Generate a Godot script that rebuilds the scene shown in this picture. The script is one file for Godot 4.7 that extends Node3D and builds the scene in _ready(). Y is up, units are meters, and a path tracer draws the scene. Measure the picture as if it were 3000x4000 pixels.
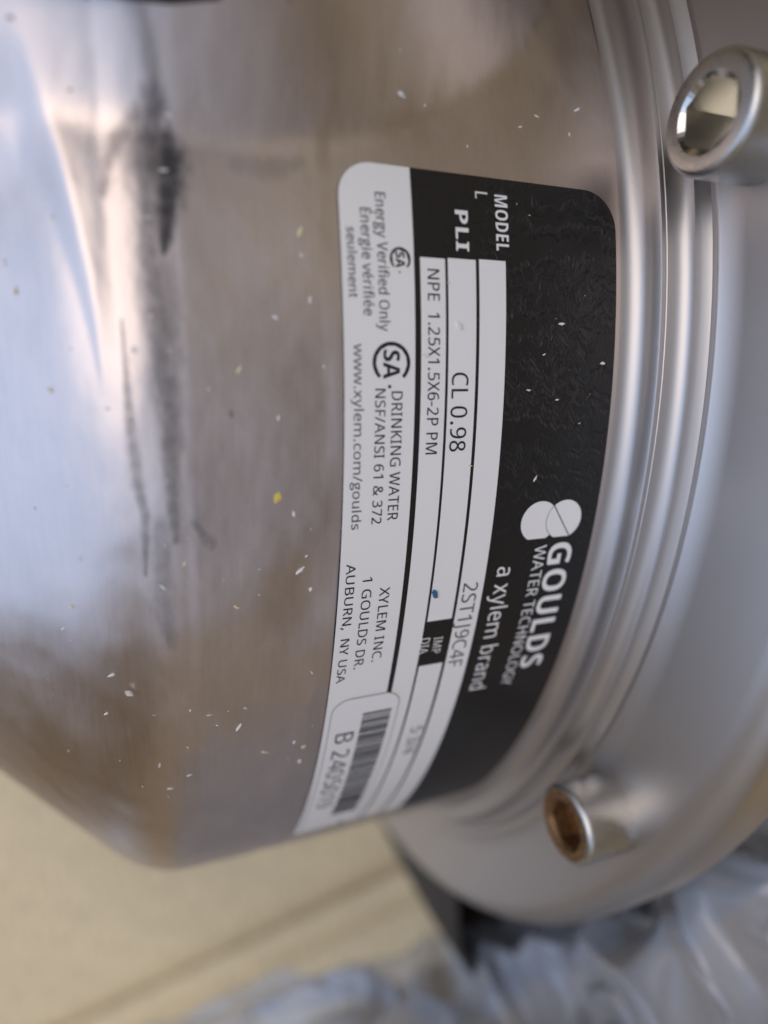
extends Node3D
# Close-up of a stainless steel pump casing standing in an open carton, flange and motor end down.
# All shapes are laid out in the pump's own frame (x along its axis towards the motor, z towards the photographer),
# in units of the casing radius; S turns them into metres and TURN stands the axis upright (world up = pump -x).
const S := 0.09
const BASE_X := 1.9
const NECK_AT := 36.0
const NECK_X := 0.10
var rng := RandomNumberGenerator.new()
var grain := FastNoiseLite.new()
var blotch := FastNoiseLite.new()
var M := {}
var textures := {}

# ---------------------------------------------------------------- helpers
func turned() -> Basis:
	return Basis(Vector3(0, -1, 0), Vector3(1, 0, 0), Vector3(0, 0, 1))

func loc(p: Vector3) -> Vector3:          # pump frame (radii) -> local metres
	return (p - Vector3(BASE_X, 0, 0)) * S

func cyl(x: float, deg: float, r := 1.0) -> Vector3:
	var a := deg_to_rad(deg)
	return Vector3(x, r * sin(a), r * cos(a))

func tag(o: Node, label: String, category := "", group := "", kind := "") -> Node:
	if label: o.set_meta("label", label)
	if category: o.set_meta("category", category)
	if group: o.set_meta("group", group)
	if kind: o.set_meta("kind", kind)
	return o

func thing(called: String, at := Vector3.ZERO) -> Node3D:
	var n := Node3D.new()
	n.name = called
	n.transform = Transform3D(turned(), at)
	add_child(n, true)
	return n

func put(called: String, mesh: Mesh, mat: Material, parent: Node) -> MeshInstance3D:
	var o := MeshInstance3D.new()
	o.name = called
	o.mesh = mesh
	o.material_override = mat
	parent.add_child(o, true)
	return o

func tri_mesh(v: PackedVector3Array, n: PackedVector3Array, uv: PackedVector2Array, idx: PackedInt32Array) -> ArrayMesh:
	# every triangle is turned so that it runs clockwise seen from its normals' side
	for k in range(0, idx.size(), 3):
		var a := idx[k]
		var b := idx[k + 1]
		var c := idx[k + 2]
		var g := (v[b] - v[a]).cross(v[c] - v[a])
		if g.dot(n[a] + n[b] + n[c]) > 0.0:
			idx[k + 1] = c
			idx[k + 2] = b
	var arr := []
	arr.resize(Mesh.ARRAY_MAX)
	arr[Mesh.ARRAY_VERTEX] = v
	arr[Mesh.ARRAY_NORMAL] = n
	if uv.size() == v.size(): arr[Mesh.ARRAY_TEX_UV] = uv
	arr[Mesh.ARRAY_INDEX] = idx
	var m := ArrayMesh.new()
	m.add_surface_from_arrays(Mesh.PRIMITIVE_TRIANGLES, arr)
	return m

# a smooth sheet over a grid; outward says roughly which side is out, in the pump frame
func grid(us: PackedFloat32Array, vs: PackedFloat32Array, f: Callable, outward: Callable, uvf = null) -> ArrayMesh:
	var nu := us.size()
	var nv := vs.size()
	var p := PackedVector3Array()
	var uv := PackedVector2Array()
	for j in nv:
		for i in nu:
			p.append(f.call(us[i], vs[j]))
			uv.append(uvf.call(us[i], vs[j]) if uvf != null else Vector2(us[i], vs[j]))
	var closed: bool = (p[0] - p[(nv - 1) * nu]).length() < 1e-5 and nv > 8
	var n := PackedVector3Array()
	for j in nv:
		for i in nu:
			var i0 := maxi(i - 1, 0)
			var i1 := mini(i + 1, nu - 1)
			var j0 := (nv - 2 if closed else 0) if j == 0 else j - 1
			var j1 := (1 if closed else nv - 1) if j == nv - 1 else j + 1
			var c := (p[j * nu + i1] - p[j * nu + i0]).cross(p[j1 * nu + i] - p[j0 * nu + i])
			if c.length() < 1e-12: c = outward.call(p[j * nu + i])
			c = c.normalized()
			if c.dot(outward.call(p[j * nu + i])) < 0.0: c = -c
			n.append(c)
	var idx := PackedInt32Array()
	for j in nv - 1:
		for i in nu - 1:
			var a := j * nu + i
			idx.append_array([a, a + 1, a + nu, a + 1, a + nu + 1, a + nu])
	for k in p.size(): p[k] = loc(p[k])
	return tri_mesh(p, n, uv, idx)

func steps(a: float, b: float, n: int) -> PackedFloat32Array:
	var r := PackedFloat32Array()
	for i in n + 1: r.append(a + (b - a) * i / n)
	return r

# turned part round the pump's axis (or any axis): profile of (along, radius); sharp corners are doubled points
func lathe(profile: Array, n: int, origin := Vector3.ZERO, axis := Vector3.RIGHT, from_deg := 0.0, to_deg := 360.0) -> ArrayMesh:
	var side := axis.cross(Vector3(0, 0.31, 0.95)).normalized()
	var other := axis.cross(side).normalized()
	if axis == Vector3.RIGHT:
		side = Vector3(0, 0, 1)
		other = Vector3(0, 1, 0)
	var v := PackedVector3Array()
	var nn := PackedVector3Array()
	var uv := PackedVector2Array()
	var idx := PackedInt32Array()
	for k in profile.size() - 1:
		var a: Vector2 = profile[k]
		var b: Vector2 = profile[k + 1]
		if a.distance_to(b) < 1e-6: continue
		var t := (b - a).normalized()
		# share the normal with the neighbour when the corner is shallow
		var na := Vector2(-t.y, t.x)
		var nb := na
		if k > 0 and a.distance_to(profile[k - 1]) > 1e-6:
			var tp: Vector2 = (a - profile[k - 1]).normalized()
			if tp.dot(t) > 0.72: na = (na + Vector2(-tp.y, tp.x)).normalized()
		if k + 2 < profile.size() and b.distance_to(profile[k + 2]) > 1e-6:
			var tn: Vector2 = (Vector2(profile[k + 2]) - b).normalized()
			if tn.dot(t) > 0.72: nb = (nb + Vector2(-tn.y, tn.x)).normalized()
		var start := v.size()
		for i in n + 1:
			var ang := deg_to_rad(from_deg + (to_deg - from_deg) * i / n)
			var rad := side * cos(ang) + other * sin(ang)
			for e in 2:
				var q: Vector2 = a if e == 0 else b
				var m: Vector2 = na if e == 0 else nb
				v.append(loc(origin + axis * q.x + rad * q.y))
				nn.append((axis * m.x + rad * m.y).normalized())
				uv.append(Vector2(float(i) / n * 12.0, q.x * 2.0 + q.y))
		for i in n:
			var s := start + i * 2
			idx.append_array([s, s + 1, s + 2, s + 1, s + 3, s + 2])
	return tri_mesh(v, nn, uv, idx)

# ---------------------------------------------------------------- the casing's shape
func sstep(a: float, b: float, x: float) -> float:
	var t := clampf((x - a) / (b - a), 0.0, 1.0)
	return t * t * (3.0 - 2.0 * t)

func smin(a: float, b: float, k: float) -> float:
	var h := clampf(0.5 + 0.5 * (b - a) / k, 0.0, 1.0)
	return lerpf(b, a, h) - k * h * (1.0 - h)

func casing_point(x: float, deg: float) -> Vector3:
	# drawn shell: 45 degree shoulder, rounded corner, rolled band, straight wall
	var r := smin(0.978 + 0.98 * (x + 0.019), 1.0 - 0.0010 * sstep(0.066, 0.052, x), 0.052)
	# below the neck the shoulder is pressed back; above, the shell stays full, with a rounded step between
	var edge := 12.0 - 11.0 * pow(clampf((x + 0.062) / 0.055, 0.0, 1.0), 2.2)
	var full := smin(0.990 + 0.34 * x, 1.0, 0.03)
	r = lerpf(r, maxf(r, full), sstep(edge - 2.5, edge + 4.0, deg) * sstep(100.0, 70.0, deg) * sstep(0.03, -0.005, x))
	# drawn collar where the discharge neck leaves the shell: a concave fillet
	var s := deg_to_rad(deg - NECK_AT)
	var d := Vector2(x - NECK_X, s).length()
	var rn := 0.27
	var fl := 0.167
	if d < rn + fl:
		var e := minf(rn + fl - d, fl * 0.985)
		r += 0.50 * (sqrt(e * e + 0.0002) - 0.01414)
		r += fl - sqrt(fl * fl - e * e)
	# the thin sheet is never quite true
	var under_label := sstep(0.185, 0.203, x) * sstep(14.0, 11.8, deg) * sstep(-47.0, -44.0, deg)
	r += (1.0 - under_label) * (0.0022 * blotch.get_noise_2d(x * 330.0 + 500.0, deg * 4.6) + 0.0007 * blotch.get_noise_2d(x * 1100.0, deg * 15.0))
	# faint dent from handling below the label's left edge
	r -= 0.006 * exp(-(pow((x - 0.175) / 0.035, 2.0) + pow((deg + 13.5) / 3.2, 2.0)))
	return cyl(x, deg, r)

# ---------------------------------------------------------------- printed things: curved onto the casing
func curved(x: float, deg: float, r: float) -> Vector3:
	return loc(cyl(x, deg, r))

func wrap_polygon(poly: PackedVector2Array, x0: float, deg0: float, r: float, v: PackedVector3Array, n: PackedVector3Array, idx: PackedInt32Array) -> void:
	# poly: x = along the reading direction (down the casing), y = up the letters (towards the flange), in radii
	var t := Geometry2D.triangulate_polygon(poly)
	var start := v.size()
	for p in poly:
		var deg := deg0 - rad_to_deg(p.x)
		v.append(curved(x0 + p.y, deg, r))
		n.append(cyl(0, deg))
	for k in t: idx.append(start + k)

func lettering(text: String, x: float, deg_a: float, deg_b: float, cap: float, parent: Node, mat: Material, bold := false, r := 1.0020, probe := "H") -> void:
	var font := SystemFont.new()
	font.font_names = PackedStringArray(["Droid Sans"])
	font.font_weight = 700 if bold else 400
	var tm := TextMesh.new()
	tm.font = font
	tm.font_size = 48
	tm.depth = 0.0
	tm.curve_step = 1.0
	tm.text = probe
	var box := tm.get_aabb()
	var base := box.position.y
	var high := box.size.y
	tm.text = text
	box = tm.get_aabb()
	var src := tm.get_mesh_arrays()
	var sv: PackedVector3Array = src[Mesh.ARRAY_VERTEX]
	var si: PackedInt32Array = src[Mesh.ARRAY_INDEX] if src[Mesh.ARRAY_INDEX] != null else PackedInt32Array(range(sv.size()))
	var v := PackedVector3Array()
	var n := PackedVector3Array()
	for p in sv:
		var deg := deg_a + (deg_b - deg_a) * (p.x - box.position.x) / box.size.x
		v.append(curved(x + (p.y - base) / high * cap, deg, r))
		n.append(cyl(0, deg))
	put("lettering", tri_mesh(v, n, PackedVector2Array(), si), mat, parent)

# a thin sheet on the casing from deg_a (upper end) to deg_b, with rounded corners and a turned-down rim
func sheet(x0: float, x1: float, deg_a: float, deg_b: float, r: float, corners := [0.0, 0.0, 0.0, 0.0], rim := 0.0) -> ArrayMesh:
	# corners: upper left, upper right, lower left, lower right
	var rows := []
	var n := int(absf(deg_a - deg_b) * 1.5) + 10
	for j in n + 1:
		var t := float(j) / n
		rows.append(0.5 - 0.5 * cos(PI * t) if corners.max() > 0.0 else t)
	var v := PackedVector3Array()
	var nn := PackedVector3Array()
	var uv := PackedVector2Array()
	var idx := PackedInt32Array()
	var nx := 8
	var length := deg_to_rad(deg_a - deg_b)
	for t in rows:
		var deg: float = deg_a + (deg_b - deg_a) * t
		var s: float = t * length
		var lo := x0
		var hi := x1
		var cs := [[0, s], [1, s], [2, length - s], [3, length - s]]
		for c in cs:
			var rad: float = corners[c[0]]
			if rad > 0.0 and c[1] < rad:
				var cut: float = rad - sqrt(maxf(rad * rad - (rad - c[1]) * (rad - c[1]), 0.0))
				if c[0] % 2 == 0: lo += cut
				else: hi -= cut
		for i in range(-1, nx + 2):
			var x := lerpf(lo, hi, clampf(float(i) / nx, 0.0, 1.0))
			var edge := i < 0 or i > nx
			v.append(curved(x, deg, r - (rim if edge else 0.0)))
			nn.append(cyl(0, deg))
			uv.append(Vector2((x - x0) / (x1 - x0), t))
	var w := nx + 3
	for j in rows.size() - 1:
		for i in w - 1:
			var a := j * w + i
			idx.append_array([a, a + 1, a + w, a + 1, a + w + 1, a + w])
	return tri_mesh(v, nn, uv, idx)

func certification_mark(x: float, deg: float, rad: float, parent: Node, mat: Material) -> void:
	var v := PackedVector3Array()
	var n := PackedVector3Array()
	var idx := PackedInt32Array()
	var poly := PackedVector2Array()
	for k in 41: 
		var a := deg_to_rad(42.0 + 276.0 * k / 40.0)
		poly.append(Vector2(cos(a), sin(a)) * rad)
	for k in range(40, -1, -1):
		var a := deg_to_rad(42.0 + 276.0 * k / 40.0)
		poly.append(Vector2(cos(a), sin(a)) * rad * 0.83)
	wrap_polygon(poly, x, deg, 1.0020, v, n, idx)
	put("certification_mark", tri_mesh(v, n, PackedVector2Array(), idx), mat, parent)
	var half := rad_to_deg(rad)
	lettering("SA", x - rad * 0.44, deg + half * 0.60, deg - half * 0.78, rad * 0.88, parent, mat, true)
	var dot := PackedVector2Array()
	for k in 10: dot.append(Vector2(rad * 1.15 + cos(TAU * k / 10.0) * rad * 0.09, -rad * 0.1 + sin(TAU * k / 10.0) * rad * 0.09))
	v = PackedVector3Array(); n = PackedVector3Array(); idx = PackedInt32Array()
	wrap_polygon(dot, x, deg, 1.0020, v, n, idx)
	put("registered_dot", tri_mesh(v, n, PackedVector2Array(), idx), mat, parent)

func circle(c: Vector2, r: float, n := 48) -> PackedVector2Array:
	var p := PackedVector2Array()
	for k in n: p.append(c + Vector2(cos(TAU * k / n), sin(TAU * k / n)) * r)
	return p

func logo(parent: Node, mat: Material) -> void:
	var x0 := 0.460
	var deg0 := -9.35
	var a := circle(Vector2(0, -0.0165), 0.0245)
	var b := circle(Vector2(0, 0.0175), 0.0240)
	var keep := PackedVector2Array([Vector2(-1, -1), Vector2(0.0215, -1), Vector2(0.0215, 1), Vector2(-1, 1)])
	var pieces := []
	for q in Geometry2D.clip_polygons(a, circle(Vector2(0, 0.0175), 0.0248)):
		pieces.append_array(Geometry2D.intersect_polygons(q, keep))
	var dir := Vector2(0.82, 0.57).normalized()
	var side := Vector2(-dir.y, dir.x)
	var c := Vector2(0, 0.0175)
	for s in [-1.0, 1.0]:
		var o: Vector2 = c - side * 0.003 + side * s * 0.0007
		var half := PackedVector2Array([o - dir, o + dir, o + dir + side * s, o - dir + side * s])
		for q in Geometry2D.intersect_polygons(b, half):
			pieces.append_array(Geometry2D.intersect_polygons(q, keep))
	var v := PackedVector3Array()
	var n := PackedVector3Array()
	var idx := PackedInt32Array()
	for q in pieces: wrap_polygon(q, x0, deg0, 1.0020, v, n, idx)
	put("logo_mark", tri_mesh(v, n, PackedVector2Array(), idx), mat, parent)

# ---------------------------------------------------------------- textures
func metal_maps() -> void:
	# stains, scuffs and dust on the casing; the map spans x -0.36..0.56 and 26..-62 degrees
	var w := 1024
	var h := 1024
	var stain := PackedFloat32Array()
	stain.resize(w * h)
	var strokes := [
		[[0.049, 12.4, 0.010], [0.047, 11.1, 0.015], [0.049, 10.0, 0.012], 0.52],
		[[0.059, 11.2, 0.008], [0.059, 10.4, 0.014], [0.058, 9.4, 0.012], [0.053, 7.6, 0.009], [0.049, 6.0, 0.004], 0.80],
		[[0.036, 12.2, 0.005], [0.036, 9.4, 0.008], [0.037, 6.3, 0.010], [0.041, 3.2, 0.012], [0.044, -0.4, 0.010], [0.044, -4.3, 0.008], [0.046, -8.5, 0.004], 0.38],
		[[0.034, 10.0, 0.014], [0.048, 3.0, 0.014], [0.047, -3.0, 0.012], 0.22],
		[[0.006, 8.7, 0.004], [0.009, 9.9, 0.006], [0.016, 10.9, 0.007], [0.031, 11.8, 0.006], 0.34],
		[[0.012, 2.6, 0.002], [0.012, -0.4, 0.003], [0.013, -3.6, 0.005], [0.016, -5.4, 0.006], [0.021, -7.0, 0.004], [0.017, -10.5, 0.002], 0.32],
		[[0.033, 17.0, 0.005], [0.040, 15.6, 0.008], [0.046, 14.1, 0.006], [0.051, 12.9, 0.005], 0.26],
		[[0.058, 1.0, 0.004], [0.062, -4.0, 0.005], [0.063, -7.5, 0.003], 0.10],
		[[0.110, 10.3, 0.004], [0.140, 10.2, 0.007], [0.174, 10.9, 0.004], 0.10],
		[[0.063, -7.6, 0.004], [0.066, -8.0, 0.003], [0.072, -8.6, 0.004], [0.078, -8.9, 0.004], 0.22],
		[[0.154, 16.8, 0.004], [0.156, 16.6, 0.004], 0.40],
		[[0.176, 17.6, 0.002], [0.177, 17.5, 0.002], 0.5],
		[[0.098, -1.9, 0.002], [0.0985, -1.95, 0.002], 0.35],
		[[0.031, -8.0, 0.008], [0.032, -12.0, 0.009], [0.036, -15.0, 0.006], 0.20],
	]
	for s in strokes:
		var most: float = s[s.size() - 1]
		for k in s.size() - 2:
			var a := Vector2((s[k][0] + 0.36) / 0.92 * w, (26.0 - s[k][1]) / 88.0 * h)
			var b := Vector2((s[k + 1][0] + 0.36) / 0.92 * w, (26.0 - s[k + 1][1]) / 88.0 * h)
			var ra: float = s[k][2] / 0.92 * w
			var rb: float = s[k + 1][2] / 0.92 * w
			var pad := maxf(ra, rb) * 2.0 + 4.0
			for y in range(maxi(int(minf(a.y, b.y) - pad), 0), mini(int(maxf(a.y, b.y) + pad), h - 1)):
				for x in range(maxi(int(minf(a.x, b.x) - pad), 0), mini(int(maxf(a.x, b.x) + pad), w - 1)):
					var p := Vector2(x, y)
					var t := clampf((p - a).dot(b - a) / maxf((b - a).length_squared(), 0.01), 0.0, 1.0)
					var wob := grain.get_noise_2d(x * 5.0, y * 1.6) * 0.5 + grain.get_noise_2d(x * 16.0 + 90.0, y * 9.0) * 0.3
					var d := p.distance_to(a.lerp(b, t)) / lerpf(ra, rb, t) + wob
					var q := most * sstep(1.5, 0.15, d) * (0.85 + 0.3 * grain.get_noise_2d(x * 4.0, y * 9.0))
					stain[y * w + x] = maxf(stain[y * w + x], q)
	var color := PackedByteArray()
	color.resize(w * h * 3)
	var rough := PackedByteArray()
	rough.resize(w * h)
	for y in h:
		for x in w:
			var i := y * w + x
			var film := blotch.get_noise_2d(x * 0.7, y * 0.7)
			var fine := grain.get_noise_2d(x * 26.0, y * 1.6) * 0.8 + grain.get_noise_2d(x * 5.0, y * 30.0) * 0.3 + rng.randf_range(-0.5, 0.5) * 0.55
			var k := clampf(stain[i], 0.0, 0.92)
			var shade := 1.0 + 0.028 * fine + 0.04 * film
			color[i * 3] = int(clampf(lerpf(204.0 * shade, 40.0, k), 0, 255))
			color[i * 3 + 1] = int(clampf(lerpf(192.0 * shade, 42.0, k), 0, 255))
			color[i * 3 + 2] = int(clampf(lerpf(185.0 * shade, 47.0, k), 0, 255))
			rough[i] = int(clampf(255.0 * (0.36 + 0.06 * film + 0.035 * fine + 0.3 * k), 0, 255))
	textures.casing = ImageTexture.create_from_image(Image.create_from_data(w, h, false, Image.FORMAT_RGB8, color))
	textures.casing_rough = ImageTexture.create_from_image(Image.create_from_data(w, h, false, Image.FORMAT_L8, rough))

func wrinkle_map() -> void:
	# orange peel and creases in the black film: creases run across the label and thin out towards its lower half
	var w := 512
	var h := 1024
	var cell := FastNoiseLite.new()
	cell.seed = 5
	cell.noise_type = FastNoiseLite.TYPE_CELLULAR
	cell.frequency = 0.16
	var data := PackedByteArray()
	data.resize(w * h)
	for y in h:
		for x in w:
			var warp := 16.0 * blotch.get_noise_2d(x * 1.5, y * 0.8)
			var crease := 1.0 - absf(grain.get_noise_2d(x * 0.20 + 31.0, (y + warp * 1.3) * 2.2)) * 4.2
			var show := sstep(560.0, 180.0, y) * sstep(130.0, 330.0, x)
			var v := 0.52 + 0.10 * cell.get_noise_2d(x * 1.3, y * 1.3) - 0.40 * maxf(crease, 0.0) * show
			data[y * w + x] = int(clampf(v * 255.0, 0, 255))
	textures.wrinkle = ImageTexture.create_from_image(Image.create_from_data(w, h, false, Image.FORMAT_L8, data))

func noise_tex(freq: float, sd: int, as_normal := false, lo := 0.0, hi := 1.0, size := 512) -> NoiseTexture2D:
	var f := FastNoiseLite.new()
	f.seed = sd
	f.frequency = freq
	f.fractal_octaves = 4
	var t := NoiseTexture2D.new()
	t.width = size
	t.height = size
	t.seamless = true
	t.noise = f
	t.as_normal_map = as_normal
	if as_normal: t.bump_strength = 4.0
	else:
		var g := Gradient.new()
		g.set_color(0, Color(lo, lo, lo))
		g.set_color(1, Color(hi, hi, hi))
		t.color_ramp = g
	return t

func mat(linear: Color, rough: float, metal := 0.0) -> StandardMaterial3D:
	var m := StandardMaterial3D.new()
	m.albedo_color = linear.linear_to_srgb()
	m.roughness = rough
	m.metallic = metal
	return m

func materials() -> void:
	metal_maps()
	wrinkle_map()
	M.casing = mat(Color(1, 1, 1), 1.0, 1.0)
	M.casing.albedo_texture = textures.casing
	M.casing.roughness_texture = textures.casing_rough
	M.casing.texture_repeat = false
	M.flange = mat(Color(0.52, 0.49, 0.465), 0.42, 1.0)
	M.flange.uv1_triplanar = true
	M.flange.uv1_scale = Vector3.ONE * 90.0
	M.flange.normal_enabled = true
	M.flange.normal_texture = noise_tex(0.08, 3, true)
	M.flange.normal_scale = 0.07
	M.bolt = mat(Color(0.52, 0.50, 0.46), 0.27, 1.0)
	M.bolt.uv1_triplanar = true
	M.bolt.uv1_scale = Vector3.ONE * 120.0
	M.bolt.roughness_texture = noise_tex(0.02, 9, false, 0.55, 1.3)
	M.bolt.roughness = 0.36
	M.socket = mat(Color(0.66, 0.64, 0.58), 0.2, 1.0)
	M.rust = mat(Color(0.46, 0.25, 0.11), 0.45, 0.7)
	M.rust.uv1_triplanar = true
	M.rust.uv1_scale = Vector3.ONE * 90.0
	M.rust.albedo_texture = noise_tex(0.03, 12, false, 0.35, 1.0)
	M.film = mat(Color(0.012, 0.011, 0.0105), 0.36)
	M.film.metallic_specular = 0.45
	M.film.heightmap_enabled = true
	M.film.heightmap_texture = textures.wrinkle
	M.film.heightmap_scale = 0.038
	M.white = mat(Color(0.87, 0.86, 0.84), 0.30)
	M.ink = mat(Color(0.012, 0.012, 0.014), 0.4)
	M.grey_ink = mat(Color(0.10, 0.10, 0.105), 0.5)
	M.paper = mat(Color(0.86, 0.85, 0.84), 0.5)
	M.grey_paper = mat(Color(0.34, 0.34, 0.35), 0.6)
	M.plastic_cap = mat(Color(0.012, 0.012, 0.011), 0.5)
	M.motor = mat(Color(0.030, 0.026, 0.022), 0.7)
	M.card = mat(Color(0.80, 0.63, 0.37), 0.85)
	M.card.uv1_triplanar = true
	M.card.uv1_scale = Vector3(30, 6, 30)
	M.card.albedo_texture = noise_tex(0.02, 21, false, 0.74, 1.0)
	M.card_edge = mat(Color(0.46, 0.35, 0.21), 0.95)
	M.bag = mat(Color(0.34, 0.40, 0.50), 0.09)
	M.bag.transparency = BaseMaterial3D.TRANSPARENCY_ALPHA
	M.bag.albedo_color.a = 0.54
	M.bag.metallic_specular = 0.9
	M.bag.uv1_triplanar = true
	M.bag.uv1_scale = Vector3.ONE * 30.0
	M.bag.normal_enabled = true
	M.bag.normal_texture = noise_tex(0.015, 33, true)
	M.bag.normal_scale = 0.08
	M.floor = mat(Color(0.42, 0.36, 0.315), 0.8)
	M.floor.uv1_triplanar = true
	M.floor.uv1_scale = Vector3.ONE * 3.0
	M.floor.albedo_texture = noise_tex(0.03, 41, false, 0.7, 1.0)
	M.fleck = mat(Color(1, 1, 1), 0.55)
	M.fleck.vertex_color_use_as_albedo = true
	M.blue = mat(Color(0.03, 0.14, 0.27), 0.45)
	M.yellow = mat(Color(0.72, 0.58, 0.12), 0.5)
	M.cream = mat(Color(0.78, 0.78, 0.74), 0.4)

# ---------------------------------------------------------------- the pump
func bolt(deg: float, at_r: float, twist: float, socket_mat: Material, pump: Node3D, note := "", depth := 0.058) -> void:
	var c := cyl(0.030, deg, at_r)
	var b := Node3D.new()
	b.name = "cap_screw"
	b.position = c * S
	pump.add_child(b, true)
	var r := 0.0540
	var prof := [Vector2(0.585, r), Vector2(0.508, r), Vector2(0.5035, r - 0.0012), Vector2(0.501, r - 0.0036), Vector2(0.5, r - 0.0068), Vector2(0.5, 0.0352)]
	prof.reverse()
	put("head", lathe(prof, 72), M.bolt, b)
	var v := PackedVector3Array()
	var n := PackedVector3Array()
	var idx := PackedInt32Array()
	var out := func(x: float, rad: float, a: float) -> Vector3: return loc(Vector3(x, rad * sin(a), rad * cos(a)))
	var hexr := func(a: float) -> float:
		var q := fposmod(a - twist, PI / 3.0) - PI / 6.0
		return 0.0292 / cos(q)
	for k in 48:                       # chamfer from the round countersink to the hexagon
		var a := TAU * k / 48.0 + twist
		var a2 := TAU * (k + 1) / 48.0 + twist
		var m := (a + a2) / 2.0
		var s := v.size()
		v.append_array([out.call(0.5, 0.0352, a), out.call(0.5, 0.0352, a2), out.call(0.504, hexr.call(a), a), out.call(0.504, hexr.call(a2), a2)])
		for e in 4: n.append(Vector3(-0.75, -0.66 * sin(m), -0.66 * cos(m)).normalized())
		idx.append_array([s, s + 1, s + 2, s + 1, s + 3, s + 2])
	for k in 6:                        # six walls and the drilled bottom
		var a := twist + TAU * k / 6.0
		var a2 := a + TAU / 6.0
		var m := (a + a2) / 2.0
		var R := 0.0292 / cos(PI / 6.0)
		var s := v.size()
		v.append_array([out.call(0.504, R, a), out.call(0.504, R, a2), out.call(0.5 + depth, R, a), out.call(0.5 + depth, R, a2)])
		for e in 4: n.append(Vector3(0, -sin(m), -cos(m)))
		idx.append_array([s, s + 1, s + 2, s + 1, s + 3, s + 2])
		s = v.size()
		v.append_array([out.call(0.5 + depth, R, a), out.call(0.5 + depth, R, a2), out.call(0.507 + depth, 0.0, a)])
		for e in 3: n.append(Vector3(-1, 0, 0))
		idx.append_array([s, s + 1, s + 2])
	var sk := put("hex_socket", tri_mesh(v, n, PackedVector2Array(), idx), socket_mat, b)
	if note:
		sk.set_meta("label", note)
		put("rust_stain", lathe([Vector2(0.4996, 0.0352), Vector2(0.4994, 0.040), Vector2(0.4996, 0.0462)], 48), M.rust, b)

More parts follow.
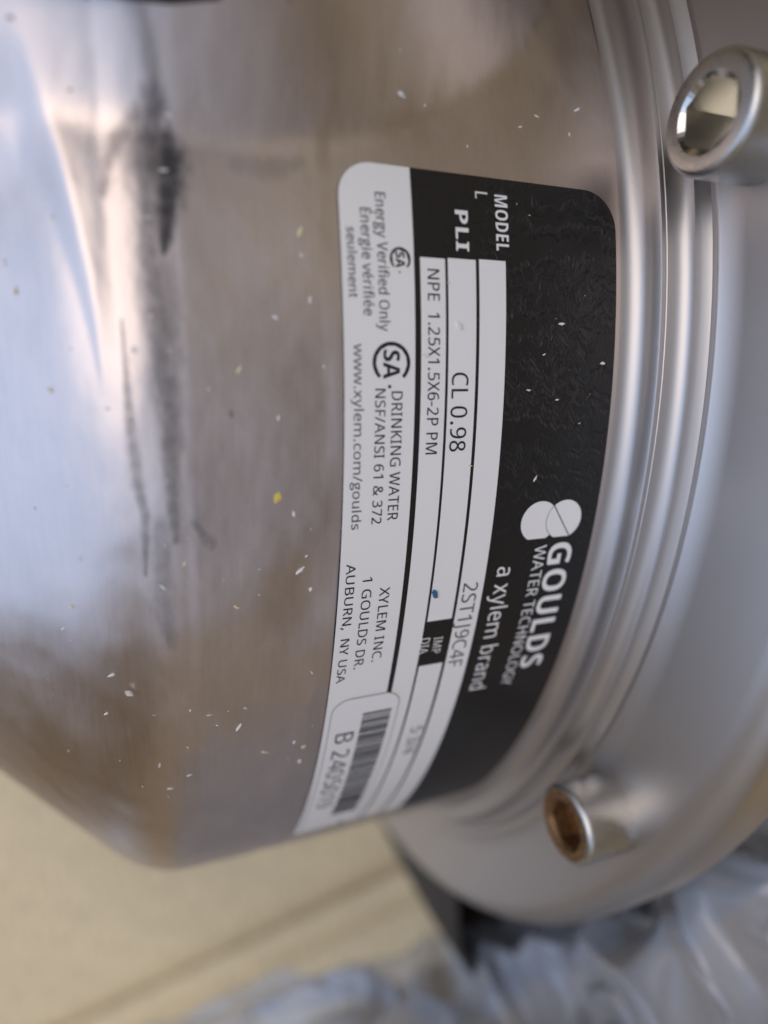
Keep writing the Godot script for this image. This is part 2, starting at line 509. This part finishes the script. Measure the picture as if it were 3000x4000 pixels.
func build_pump() -> void:
	var pump := thing("water_pump", Vector3.ZERO)
	tag(pump, "stainless steel pump casing with black and white rating label and bolted flange", "pump")
	var xs := PackedFloat32Array()
	xs.append_array(steps(-0.38, -0.12, 40))
	xs.append_array(steps(-0.118, 0.09, 105))
	xs.append_array(steps(0.093, 0.530, 120))
	var ds := PackedFloat32Array()
	ds.append_array(steps(-180, -70, 60))
	ds.append_array(steps(-69.5, 75, 290))
	ds.append_array(steps(76, 180, 60))
	var body := grid(xs, ds, casing_point, func(p: Vector3) -> Vector3: return Vector3(0, p.y, p.z) + Vector3(-0.5 if p.x < 0.0 else 0.0, 0, 0),
		func(x: float, d: float) -> Vector2: return Vector2((x + 0.36) / 0.92, (26.0 - d) / 88.0))
	put("casing", body, M.casing, pump)
	put("front_cover", lathe([Vector2(-0.38, 0.0), Vector2(-0.384, 0.3), Vector2(-0.38, 0.63)], 96), M.flange, pump)
	# rolled lip, bead and flange: (x, radius)
	var lip := [Vector2(0.529, 1.000)]
	for k in 9:
		var a := PI / 2 * k / 8.0
		lip.append(Vector2(0.530 + 0.022 * sin(a), 1.022 - 0.022 * cos(a)))
	lip.append_array([Vector2(0.5528, 1.034), Vector2(0.5540, 1.0365), Vector2(0.5565, 1.0372), Vector2(0.5595, 1.0366)])
	put("casing_lip", lathe(lip, 240), M.flange, pump)
	var bead := [Vector2(0.5592, 1.034), Vector2(0.5598, 1.0368), Vector2(0.5605, 1.0375)]
	for k in 9:
		var a := PI / 2 * k / 8.0
		bead.append(Vector2(0.5605 + 0.024 * sin(a) * 0.9, 1.0375 + 0.017 * (1.0 - cos(a))))
	bead.append_array([Vector2(0.590, 1.0565), Vector2(0.5958, 1.0625), Vector2(0.600, 1.065)])
	put("seal_bead", lathe(bead, 240), M.flange, pump)
	var fl := [Vector2(0.5968, 1.060), Vector2(0.5962, 1.0665), Vector2(0.5955, 1.0690), Vector2(0.5962, 1.0720), Vector2(0.598, 1.0745)]
	fl.append_array([Vector2(0.6015, 1.10), Vector2(0.604, 1.15), Vector2(0.607, 1.19)])
	for k in 10:
		var a := PI / 2 * (k + 1) / 10.0
		fl.append(Vector2(0.650 - 0.043 * cos(a), 1.19 + 0.042 * sin(a)))
	fl.append_array([Vector2(0.72, 1.232), Vector2(0.735, 1.22), Vector2(0.735, 0.9)])
	put("flange", lathe(fl, 240), M.flange, pump)
	put("motor_body", lathe([Vector2(0.735, 0.93), Vector2(BASE_X - 0.04, 0.93), Vector2(BASE_X - 0.01, 0.9), Vector2(BASE_X, 0.86), Vector2(BASE_X, 0.0)], 96), M.motor, pump)
	put("motor_foot", lathe([Vector2(0.745, 0.9), Vector2(0.745, 1.50), Vector2(0.80, 1.64), Vector2(0.86, 1.66), Vector2(1.80, 1.66), Vector2(BASE_X, 1.60), Vector2(BASE_X, 0.9)], 60, Vector3.ZERO, Vector3.RIGHT, -165.0, -78.0), M.motor, pump)
	# discharge neck and its dark screw cap
	var na := deg_to_rad(NECK_AT)
	var axis := Vector3(0, sin(na), cos(na))
	put("discharge_neck", lathe([Vector2(1.45, 0.255), Vector2(1.0, 0.255)], 72, Vector3(NECK_X, 0, 0), axis), M.casing, pump)
	put("thread_cap", lathe([Vector2(1.5, 0.0), Vector2(1.5, 0.27), Vector2(1.48, 0.38), Vector2(0.992, 0.38), Vector2(0.983, 0.374), Vector2(0.98, 0.255)], 72, Vector3(NECK_X - 0.10, 0, 0), axis), M.plastic_cap, pump)
	bolt(12.3, 1.121, 0.58, M.socket, pump)
	bolt(-32.0, 1.131, 0.1, M.rust, pump, "rust brown hex socket", 0.03)
	for d in [56.0, 101.0, 146.0, 191.0, 236.0]: bolt(d, 1.128, 0.2, M.socket, pump)
	build_label(pump)

func build_label(pump: Node3D) -> void:
	var top := 11.25
	var low := -43.5
	var lab := put("rating_label", sheet(0.2053, 0.5235, top, low, 1.0012, [0.034, 0.040, 0.020, 0.040], 0.0016), M.film, pump)
	lab.set_meta("label", "black and white rating label")
	put("white_panel", sheet(0.2056, 0.2793, top - 0.02, low + 0.02, 1.0016, [0.034, 0.0, 0.020, 0.0]), M.white, lab)
	put("white_panel", sheet(0.2858, 0.3128, 6.46, low + 0.1, 1.0016), M.white, lab)
	put("white_panel", sheet(0.3158, 0.3472, 6.52, -15.95, 1.0016), M.white, lab)
	put("white_panel", sheet(0.3158, 0.3472, -19.75, low + 0.1, 1.0016), M.white, lab)
	put("white_panel", sheet(0.3510, 0.3820, 6.58, low + 0.1, 1.0016), M.white, lab)
	logo(lab, M.white)
	lettering("GOULDS", 0.4640, -11.05, -21.75, 0.0335, lab, M.white, true)
	lettering("WATER TECHNOLOGY", 0.4440, -11.1, -23.3, 0.0158, lab, M.white)
	lettering("a xylem brand", 0.3970, -12.4, -23.2, 0.0175, lab, M.white, false, 1.0020, "x")
	lettering("2ST1J9C4F", 0.3555, -13.3, -20.35, 0.0190, lab, M.grey_ink)
	lettering("IMP", 0.3285, -17.35, -18.75, 0.0115, lab, M.white)
	lettering("DIA", 0.3118, -17.30, -18.65, 0.0115, lab, M.white)
	lettering("CL 0.98", 0.3200, 0.2, -4.4, 0.0190, lab, M.ink)
	lettering("NPE  1.25X1.5X6-2P PM", 0.2932, 5.85, -4.5, 0.0128, lab, M.ink)
	lettering("MODEL", 0.3715, 10.3, 7.15, 0.0148, lab, M.white, true)
	lettering("L", 0.3495, 10.35, 9.95, 0.0140, lab, M.white)
	lettering("PLI", 0.3255, 9.2, 6.95, 0.0145, lab, M.white, true)
	lettering("Energy Verified Only", 0.2418, 9.7, 2.4, 0.0105, lab, M.ink)
	lettering("Énergie vérifiée", 0.2262, 8.8, 3.2, 0.0102, lab, M.ink)
	lettering("seulement", 0.2118, 7.75, 4.1, 0.0068, lab, M.ink, false, 1.0020, "x")
	lettering("DRINKING WATER", 0.2543, -0.85, -8.4, 0.0115, lab, M.ink)
	lettering("NSF/ANSI 61 & 372", 0.2370, -0.7, -8.55, 0.0108, lab, M.ink)
	lettering("www.xylem.com/goulds", 0.2152, 1.7, -8.8, 0.0075, lab, M.grey_ink, false, 1.0020, "x")
	lettering("XYLEM INC.", 0.2524, -12.85, -18.6, 0.0114, lab, M.ink)
	lettering("1 GOULDS DR.", 0.2317, -12.0, -19.0, 0.0110, lab, M.ink)
	lettering("AUBURN,  NY USA", 0.2124, -11.0, -20.0, 0.0102, lab, M.ink)
	lettering("5 3/4", 0.3275, -26.3, -29.9, 0.0170, lab, M.grey_ink)
	certification_mark(0.2648, 6.28, 0.0108, lab, M.ink)
	certification_mark(0.2540, 0.72, 0.0198, lab, M.ink)
	# serial sticker laid over the label's lower corner
	var st := put("serial_sticker", sheet(0.2130, 0.2985, -21.75, -42.2, 1.0024, [0.022, 0.022, 0.02, 0.02], 0.0012), M.paper, pump)
	st.set_meta("label", "white barcode sticker")
	put("sticker_edge", sheet(0.2118, 0.2997, -21.67, -42.28, 1.0021, [0.023, 0.023, 0.021, 0.021]), M.grey_paper, st)
	var v := PackedVector3Array()
	var n := PackedVector3Array()
	var idx := PackedInt32Array()
	rng.seed = 77
	var at := 0.0
	var span := deg_to_rad(39.2 - 23.4)
	while at < span - 0.004:
		var wide := 0.00115 * rng.randi_range(1, 3)
		wrap_polygon(PackedVector2Array([Vector2(at, 0), Vector2(at + wide, 0), Vector2(at + wide, 0.0375), Vector2(at, 0.0375)]), 0.2530, -23.4, 1.0028, v, n, idx)
		at += wide + 0.00115 * rng.randi_range(1, 2)
	put("barcode", tri_mesh(v, n, PackedVector2Array(), idx), M.ink, st)
	lettering("B 2405019", 0.2225, -25.2, -36.4, 0.0235, st, M.grey_ink, false, 1.0028)

# ---------------------------------------------------------------- the carton and the bag
func slab(corner: Vector3, a: Vector3, b: Vector3, thick: Vector3) -> ArrayMesh:
	var st := SurfaceTool.new()
	st.begin(Mesh.PRIMITIVE_TRIANGLES)
	st.set_smooth_group(-1)
	var c := [corner, corner + a, corner + a + b, corner + b]
	var d := []
	for p in c: d.append(p + thick)
	var flip := a.cross(b).dot(thick) > 0.0
	var quads := [[c[0], c[1], c[2], c[3]], [d[3], d[2], d[1], d[0]]]
	for k in 4: quads.append([c[k], d[k], d[(k + 1) % 4], c[(k + 1) % 4]])
	for q in quads:
		for t in [[0, 1, 2], [0, 2, 3]]:
			for k in ([t[0], t[1], t[2]] if flip else [t[0], t[2], t[1]]): st.add_vertex(loc(q[k]))
	st.generate_normals()
	return st.commit()

func build_carton() -> void:
	var box := thing("cardboard_carton")
	tag(box, "open brown cardboard carton standing round the pump", "box")
	var th := 0.045
	# walls are a little turned against the pump, so that seams run obliquely
	var up := Vector3(-1, -0.10, 0.02).normalized()
	var foot := BASE_X - 0.03
	put("floor_panel", slab(Vector3(BASE_X, -3.0, -1.1), Vector3(0, 6.4, 0), Vector3(0, 0, 4.1), Vector3(0.03, 0, 0)), M.card, box)
	# the back is splayed open and leans away from the pump; two loose flaps overlap on it with oblique edges
	var lean := Vector3(-1, 0, -0.6)
	var face := Vector3(-0.6, 0, 1).normalized()
	put("back_panel", slab(Vector3(foot, 3.4, -1.1), Vector3(0, -8.6, 0), lean * 4.6, -face * th), M.card, box)
	var seam := Vector3(-2.01, -1.58, -1.206)
	var across := face.cross(seam).normalized()
	if across.y > 0.0: across = -across
	var start := Vector3(1.45, -2.63, -1.352) - seam * 0.25
	put("overlap_flap", slab(start + face * 0.09, seam * 1.9, across * 0.30 + face * 0.03, -face * th), M.card, box)
	put("overlap_flap", slab(start + face * 0.15 + across * 0.16, seam * 1.9, across * 0.5, -face * th), M.card, box)
	put("overlap_flap", slab(start + face * 0.05 + across * 0.5, seam * 1.9, across * 2.2 - face * 0.15, -face * th), M.card, box)
	put("side_panel", slab(Vector3(foot, -2.15, -0.35), Vector3(0, -0.25, 3.2), up * 2.9, Vector3(0, -th, 0)), M.card, box)
	put("side_panel", slab(Vector3(foot, 3.4, -1.0), Vector3(0, 0, 4.0), up * 5.6, Vector3(0, th, 0)), M.card, box)
	put("front_panel", slab(Vector3(foot, 3.4, 3.0), Vector3(0, -6.2, 0), up * 0.7, Vector3(0, 0, th)), M.card, box)
	# top flaps: one leans in over the pump, one hangs out over the low front wall
	put("top_flap", slab(Vector3(foot, -2.40, -1.5) + up * 2.9, Vector3(0, -0.25, 4.4), Vector3(-1.05, 1.25, 0), Vector3(-0.03, -0.03, 0)), M.card, box)
	put("top_flap", slab(Vector3(foot, 4.4, 3.06) + up * 0.7, Vector3(0, -3.9, 0), Vector3(0.45, 0, 4.6), Vector3(0.03, 0, 0)), M.card, box)

func lerp_rows(rows: Array, u: float, v: float) -> Vector3:
	var cols: int = rows[0].size()
	var pick := func(row: Array, t: float) -> Vector3:
		var f := clampf(t, 0.0, 1.0) * (cols - 1)
		var i := mini(int(f), cols - 2)
		var p0: Vector3 = row[maxi(i - 1, 0)]
		var p3: Vector3 = row[mini(i + 2, cols - 1)]
		return (row[i] as Vector3).cubic_interpolate(row[i + 1], p0, p3, f - i)
	var g := clampf(v, 0.0, 1.0) * (rows.size() - 1)
	var j := mini(int(g), rows.size() - 2)
	return (pick.call(rows[j], u) as Vector3).lerp(pick.call(rows[j + 1], u), sstep(0.0, 1.0, g - j) * 0.5 + (g - j) * 0.5)

func build_bag() -> void:
	var rows := [
		[Vector3(-0.059, -2.247, -0.448), Vector3(0.512, -1.892, -0.075), Vector3(0.893, -1.756, 0.213), Vector3(1.156, -1.337, 0.503), Vector3(1.30, -0.76, 0.80)],
		[Vector3(-0.025, -2.026, -0.208), Vector3(0.496, -1.726, 0.102), Vector3(0.83, -1.602, 0.374), Vector3(1.05, -1.214, 0.653), Vector3(1.17, -0.70, 0.90)],
		[Vector3(-0.032, -1.992, -0.053), Vector3(0.466, -1.66, 0.295), Vector3(0.759, -1.458, 0.589), Vector3(0.908, -1.096, 0.845), Vector3(1.02, -0.76, 1.03)],
		[Vector3(-0.045, -2.007, 0.165), Vector3(0.366, -1.599, 0.572), Vector3(0.615, -1.347, 0.837), Vector3(0.728, -1.103, 1.049), Vector3(0.897, -1.011, 1.152)],
		[Vector3(-0.1, -2.12, 0.6), Vector3(0.3, -1.95, 0.95), Vector3(0.6, -1.75, 1.2), Vector3(0.8, -1.5, 1.4), Vector3(1.0, -1.4, 1.5)],
		[Vector3(-0.2, -2.2, 1.1), Vector3(0.2, -2.15, 1.5), Vector3(0.6, -2.1, 1.8), Vector3(0.9, -2.0, 2.0), Vector3(1.1, -1.8, 2.1)],
	]
	var ridge := FastNoiseLite.new()
	ridge.seed = 14
	ridge.frequency = 1.0
	ridge.fractal_type = FastNoiseLite.FRACTAL_NONE
	var cell := FastNoiseLite.new()
	cell.seed = 8
	cell.noise_type = FastNoiseLite.TYPE_CELLULAR
	cell.cellular_return_type = FastNoiseLite.RETURN_DISTANCE2_SUB
	cell.frequency = 1.0
	var f := func(u: float, v: float) -> Vector3:
		var p := lerp_rows(rows, u, v)
		var e := 0.01
		var du := lerp_rows(rows, u + e, v) - lerp_rows(rows, u - e, v)
		var dv := lerp_rows(rows, u, v + e) - lerp_rows(rows, u, v - e)
		var n := du.cross(dv).normalized()
		if n.z < 0.0: n = -n
		var q := Vector2(u * 6.5, v * 4.4)
		q += Vector2(ridge.get_noise_2d(q.x * 0.8, q.y * 0.8 + 9.0), ridge.get_noise_2d(q.x * 0.8 + 40.0, q.y * 0.8)) * 0.5
		# broad facets that meet in sharp folds, a few fine ones between
		var crush := 0.0
		var n1 := ridge.get_noise_2d(q.x * 0.40 + q.y * 0.12, q.y * 0.42)
		var n2 := ridge.get_noise_2d(q.x * 0.85 + 7.0, q.y * 0.5 - q.x * 0.4)
		crush += -0.06 + 0.12 * (0.5 - absf(n1) * 2.0) + 0.030 * absf(n2) * 2.0
		crush += 0.026 * exp(-pow(ridge.get_noise_2d(q.x * 0.7 - 20.0, q.y * 0.6 + q.x * 0.5) / 0.07, 2.0))
		crush += 0.004 * absf(ridge.get_noise_2d(q.x * 2.2, q.y * 1.3 + q.x * 1.1)) * 2.0
		return p + n * crush * lerpf(0.55, 1.0, sstep(0.15, 0.55, u))
	var bag := put("plastic_bag", grid(steps(0, 1, 220), steps(0, 1, 190), f, func(_p: Vector3) -> Vector3: return Vector3(-0.5, 0.3, 0.8)), M.bag, self)
	bag.transform = Transform3D(turned(), Vector3.ZERO)
	tag(bag, "crumpled grey translucent plastic bag stuffed beside the pump flange", "plastic bag")

# ---------------------------------------------------------------- dust and chips
func flake(size: float, thick: float, sd: int, sides := 6) -> ArrayMesh:
	# a small chip lying on y = 0 of its own frame, bent and broken at the rim; cut in metres
	var r := RandomNumberGenerator.new()
	r.seed = sd
	var st := SurfaceTool.new()
	st.begin(Mesh.PRIMITIVE_TRIANGLES)
	st.set_smooth_group(-1)
	var low := []
	var top := []
	for k in sides:
		var a := TAU * k / sides + r.randf_range(-0.25, 0.25)
		var p := Vector3(cos(a) * r.randf_range(0.6, 1.1), 0, sin(a) * r.randf_range(0.35, 0.7)) * size
		low.append(p)
		top.append(p * 0.94 + Vector3(0, thick * r.randf_range(0.7, 1.5), 0))
	var mid := Vector3(0, thick * 1.3, 0)
	for k in sides:
		var j := (k + 1) % sides
		for q in [mid, top[j], top[k], top[k], top[j], low[k], low[k], top[j], low[j]]: st.add_vertex(q)
	st.generate_normals()
	return st.commit()

func frame_on(x: float, deg: float, r: float, spin: float) -> Transform3D:
	var n := cyl(0, deg)
	var t := Vector3(1, 0, 0)
	var b := t.cross(n)
	var basis := Basis(t * cos(spin) + b * sin(spin), n, (t * cos(spin) + b * sin(spin)).cross(n))
	return Transform3D(turned()) * Transform3D(basis, loc(cyl(x, deg, r)))

func chip(called: String, x: float, deg: float, r: float, size: float, thick: float, sd: int, m: Material, label: String, spin := 0.3) -> void:
	var o := put(called, flake(size * S, thick * S, sd), m, self)
	o.transform = frame_on(x, deg, r, spin)
	tag(o, label, "chip")

func build_debris() -> void:
	chip("paint_chip", 0.3205, -13.85, 1.0017, 0.0075, 0.0012, 4, M.blue, "small blue paint chip on the white strip of the label", 1.3)
	chip("paint_chip_001", 0.1403, -6.55, 1.0, 0.0062, 0.0012, 6, M.yellow, "small yellow paint chip on bare grey steel left of the label", 1.9)
	chip("plastic_chip", 0.3283, 2.8, 1.0017, 0.0060, 0.0014, 9, M.cream, "tiny white chip on the label strip above the CL 0.98 print", 0.6)
	chip("metal_shaving", -0.005, -18.8, 0.985, 0.0062, 0.003, 12, M.cream, "bright curled shaving on the rounded front shoulder of the casing", 0.6)
	rng.seed = 2024
	var spots: Array[Transform3D] = []
	var tints: Array[Color] = []
	for k in 140:
		var x := rng.randf_range(-0.10, 0.20)
		var deg := rng.randf_range(-30.0, 17.0)
		var r := 1.0
		var kind := rng.randf()
		if kind < 0.12:
			x = rng.randf_range(0.22, 0.51); r = 1.0018
			deg = rng.randf_range(-7.5, 11.0)
		elif kind < 0.2: x = rng.randf_range(0.2, 0.5); deg = rng.randf_range(12.0, 17.0)
		if r == 1.0:
			var p := casing_point(x, deg)
			r = Vector2(p.y, p.z).length()
		var t := frame_on(x, deg, r, rng.randf_range(0, TAU))
		var s := pow(rng.randf_range(0.46, 1.0), 3.2)
		t.basis = t.basis * Basis.from_scale(Vector3(s * rng.randf_range(0.8, 1.7), s, s * rng.randf_range(0.5, 1.0)))
		spots.append(t)
		var warm := rng.randf()
		tints.append(Color(0.78, 0.78, 0.76) if warm < 0.6 else Color(0.72, 0.64, 0.40) if warm < 0.85 else Color(0.55, 0.52, 0.47))
	var mm := MultiMesh.new()
	mm.transform_format = MultiMesh.TRANSFORM_3D
	mm.use_colors = true
	mm.mesh = flake(0.0043 * S, 0.0014 * S, 3, 5)
	mm.instance_count = spots.size()
	for k in spots.size():
		mm.set_instance_transform(k, spots[k])
		mm.set_instance_color(k, tints[k])
	var o := MultiMeshInstance3D.new()
	o.name = "dust_flecks"
	o.multimesh = mm
	o.material_override = M.fleck
	add_child(o, true)
	tag(o, "pale flecks of dust and swarf scattered over the steel", "dust", "", "stuff")

# ---------------------------------------------------------------- main
func _ready() -> void:
	var cam := Camera3D.new()
	cam.name = "camera"
	var right := Vector3(0.92747309, 0.00280089, 0.37387941)
	var upw := Vector3(0.07233583, 0.9797348, -0.18678127)
	var back := Vector3(-0.36682583, 0.20027948, 0.90847507)
	cam.transform = Transform3D(turned()) * Transform3D(Basis(right, upw, back).orthonormalized(), loc(Vector3(0, 0, 1.61231)))
	var lens := CameraAttributesPhysical.new()
	lens.frustum_near = 0.004
	lens.frustum_far = 60.0
	lens.frustum_focal_length = 15.6028
	lens.frustum_focus_distance = 0.0640
	lens.exposure_aperture = 5.8
	cam.attributes = lens
	add_child(cam)
	cam.current = true
	print("fov ", cam.fov)

	var env := Environment.new()
	env.background_mode = Environment.BG_SKY
	var sky := Sky.new()
	var psm := ProceduralSkyMaterial.new()
	psm.sky_top_color = Color(0.69, 0.775, 0.92)
	psm.sky_horizon_color = Color(0.50, 0.50, 0.52)
	psm.sky_curve = 0.5
	psm.ground_bottom_color = Color(0.34, 0.31, 0.28)
	psm.ground_horizon_color = Color(0.46, 0.44, 0.42)
	psm.sky_energy_multiplier = 1.0
	sky.sky_material = psm
	env.sky = sky
	env.tonemap_mode = Environment.TONE_MAPPER_LINEAR
	env.tonemap_exposure = 1.9
	env.sdfgi_enabled = true
	env.ssao_enabled = true
	env.ssil_enabled = true
	var we := WorldEnvironment.new()
	we.name = "environment"
	we.environment = env
	add_child(we)
	var sun := DirectionalLight3D.new()
	sun.name = "sun"
	sun.sky_mode = DirectionalLight3D.SKY_MODE_LIGHT_ONLY
	sun.light_energy = 0.16
	sun.light_angular_distance = 50.0
	sun.light_color = Color(1.0, 0.90, 0.77)
	sun.shadow_enabled = true
	add_child(sun)
	sun.look_at_from_position(Vector3(0.28, 0.74, 0.62), Vector3.ZERO, Vector3.RIGHT)

	rng.seed = 11
	grain.seed = 3
	grain.frequency = 0.01
	blotch.seed = 19
	blotch.frequency = 0.012
	materials()
	var ground := put("ground", grid(steps(-1, 1, 8), steps(-1, 1, 8), func(u: float, v: float) -> Vector3: return Vector3(BASE_X + 0.031, u * 300.0, v * 300.0), func(_p: Vector3) -> Vector3: return Vector3(-1, 0, 0)), M.floor, self)
	ground.transform = Transform3D(turned(), Vector3.ZERO)
	tag(ground, "", "", "", "structure")
	build_carton()
	build_pump()
	build_bag()
	build_debris()
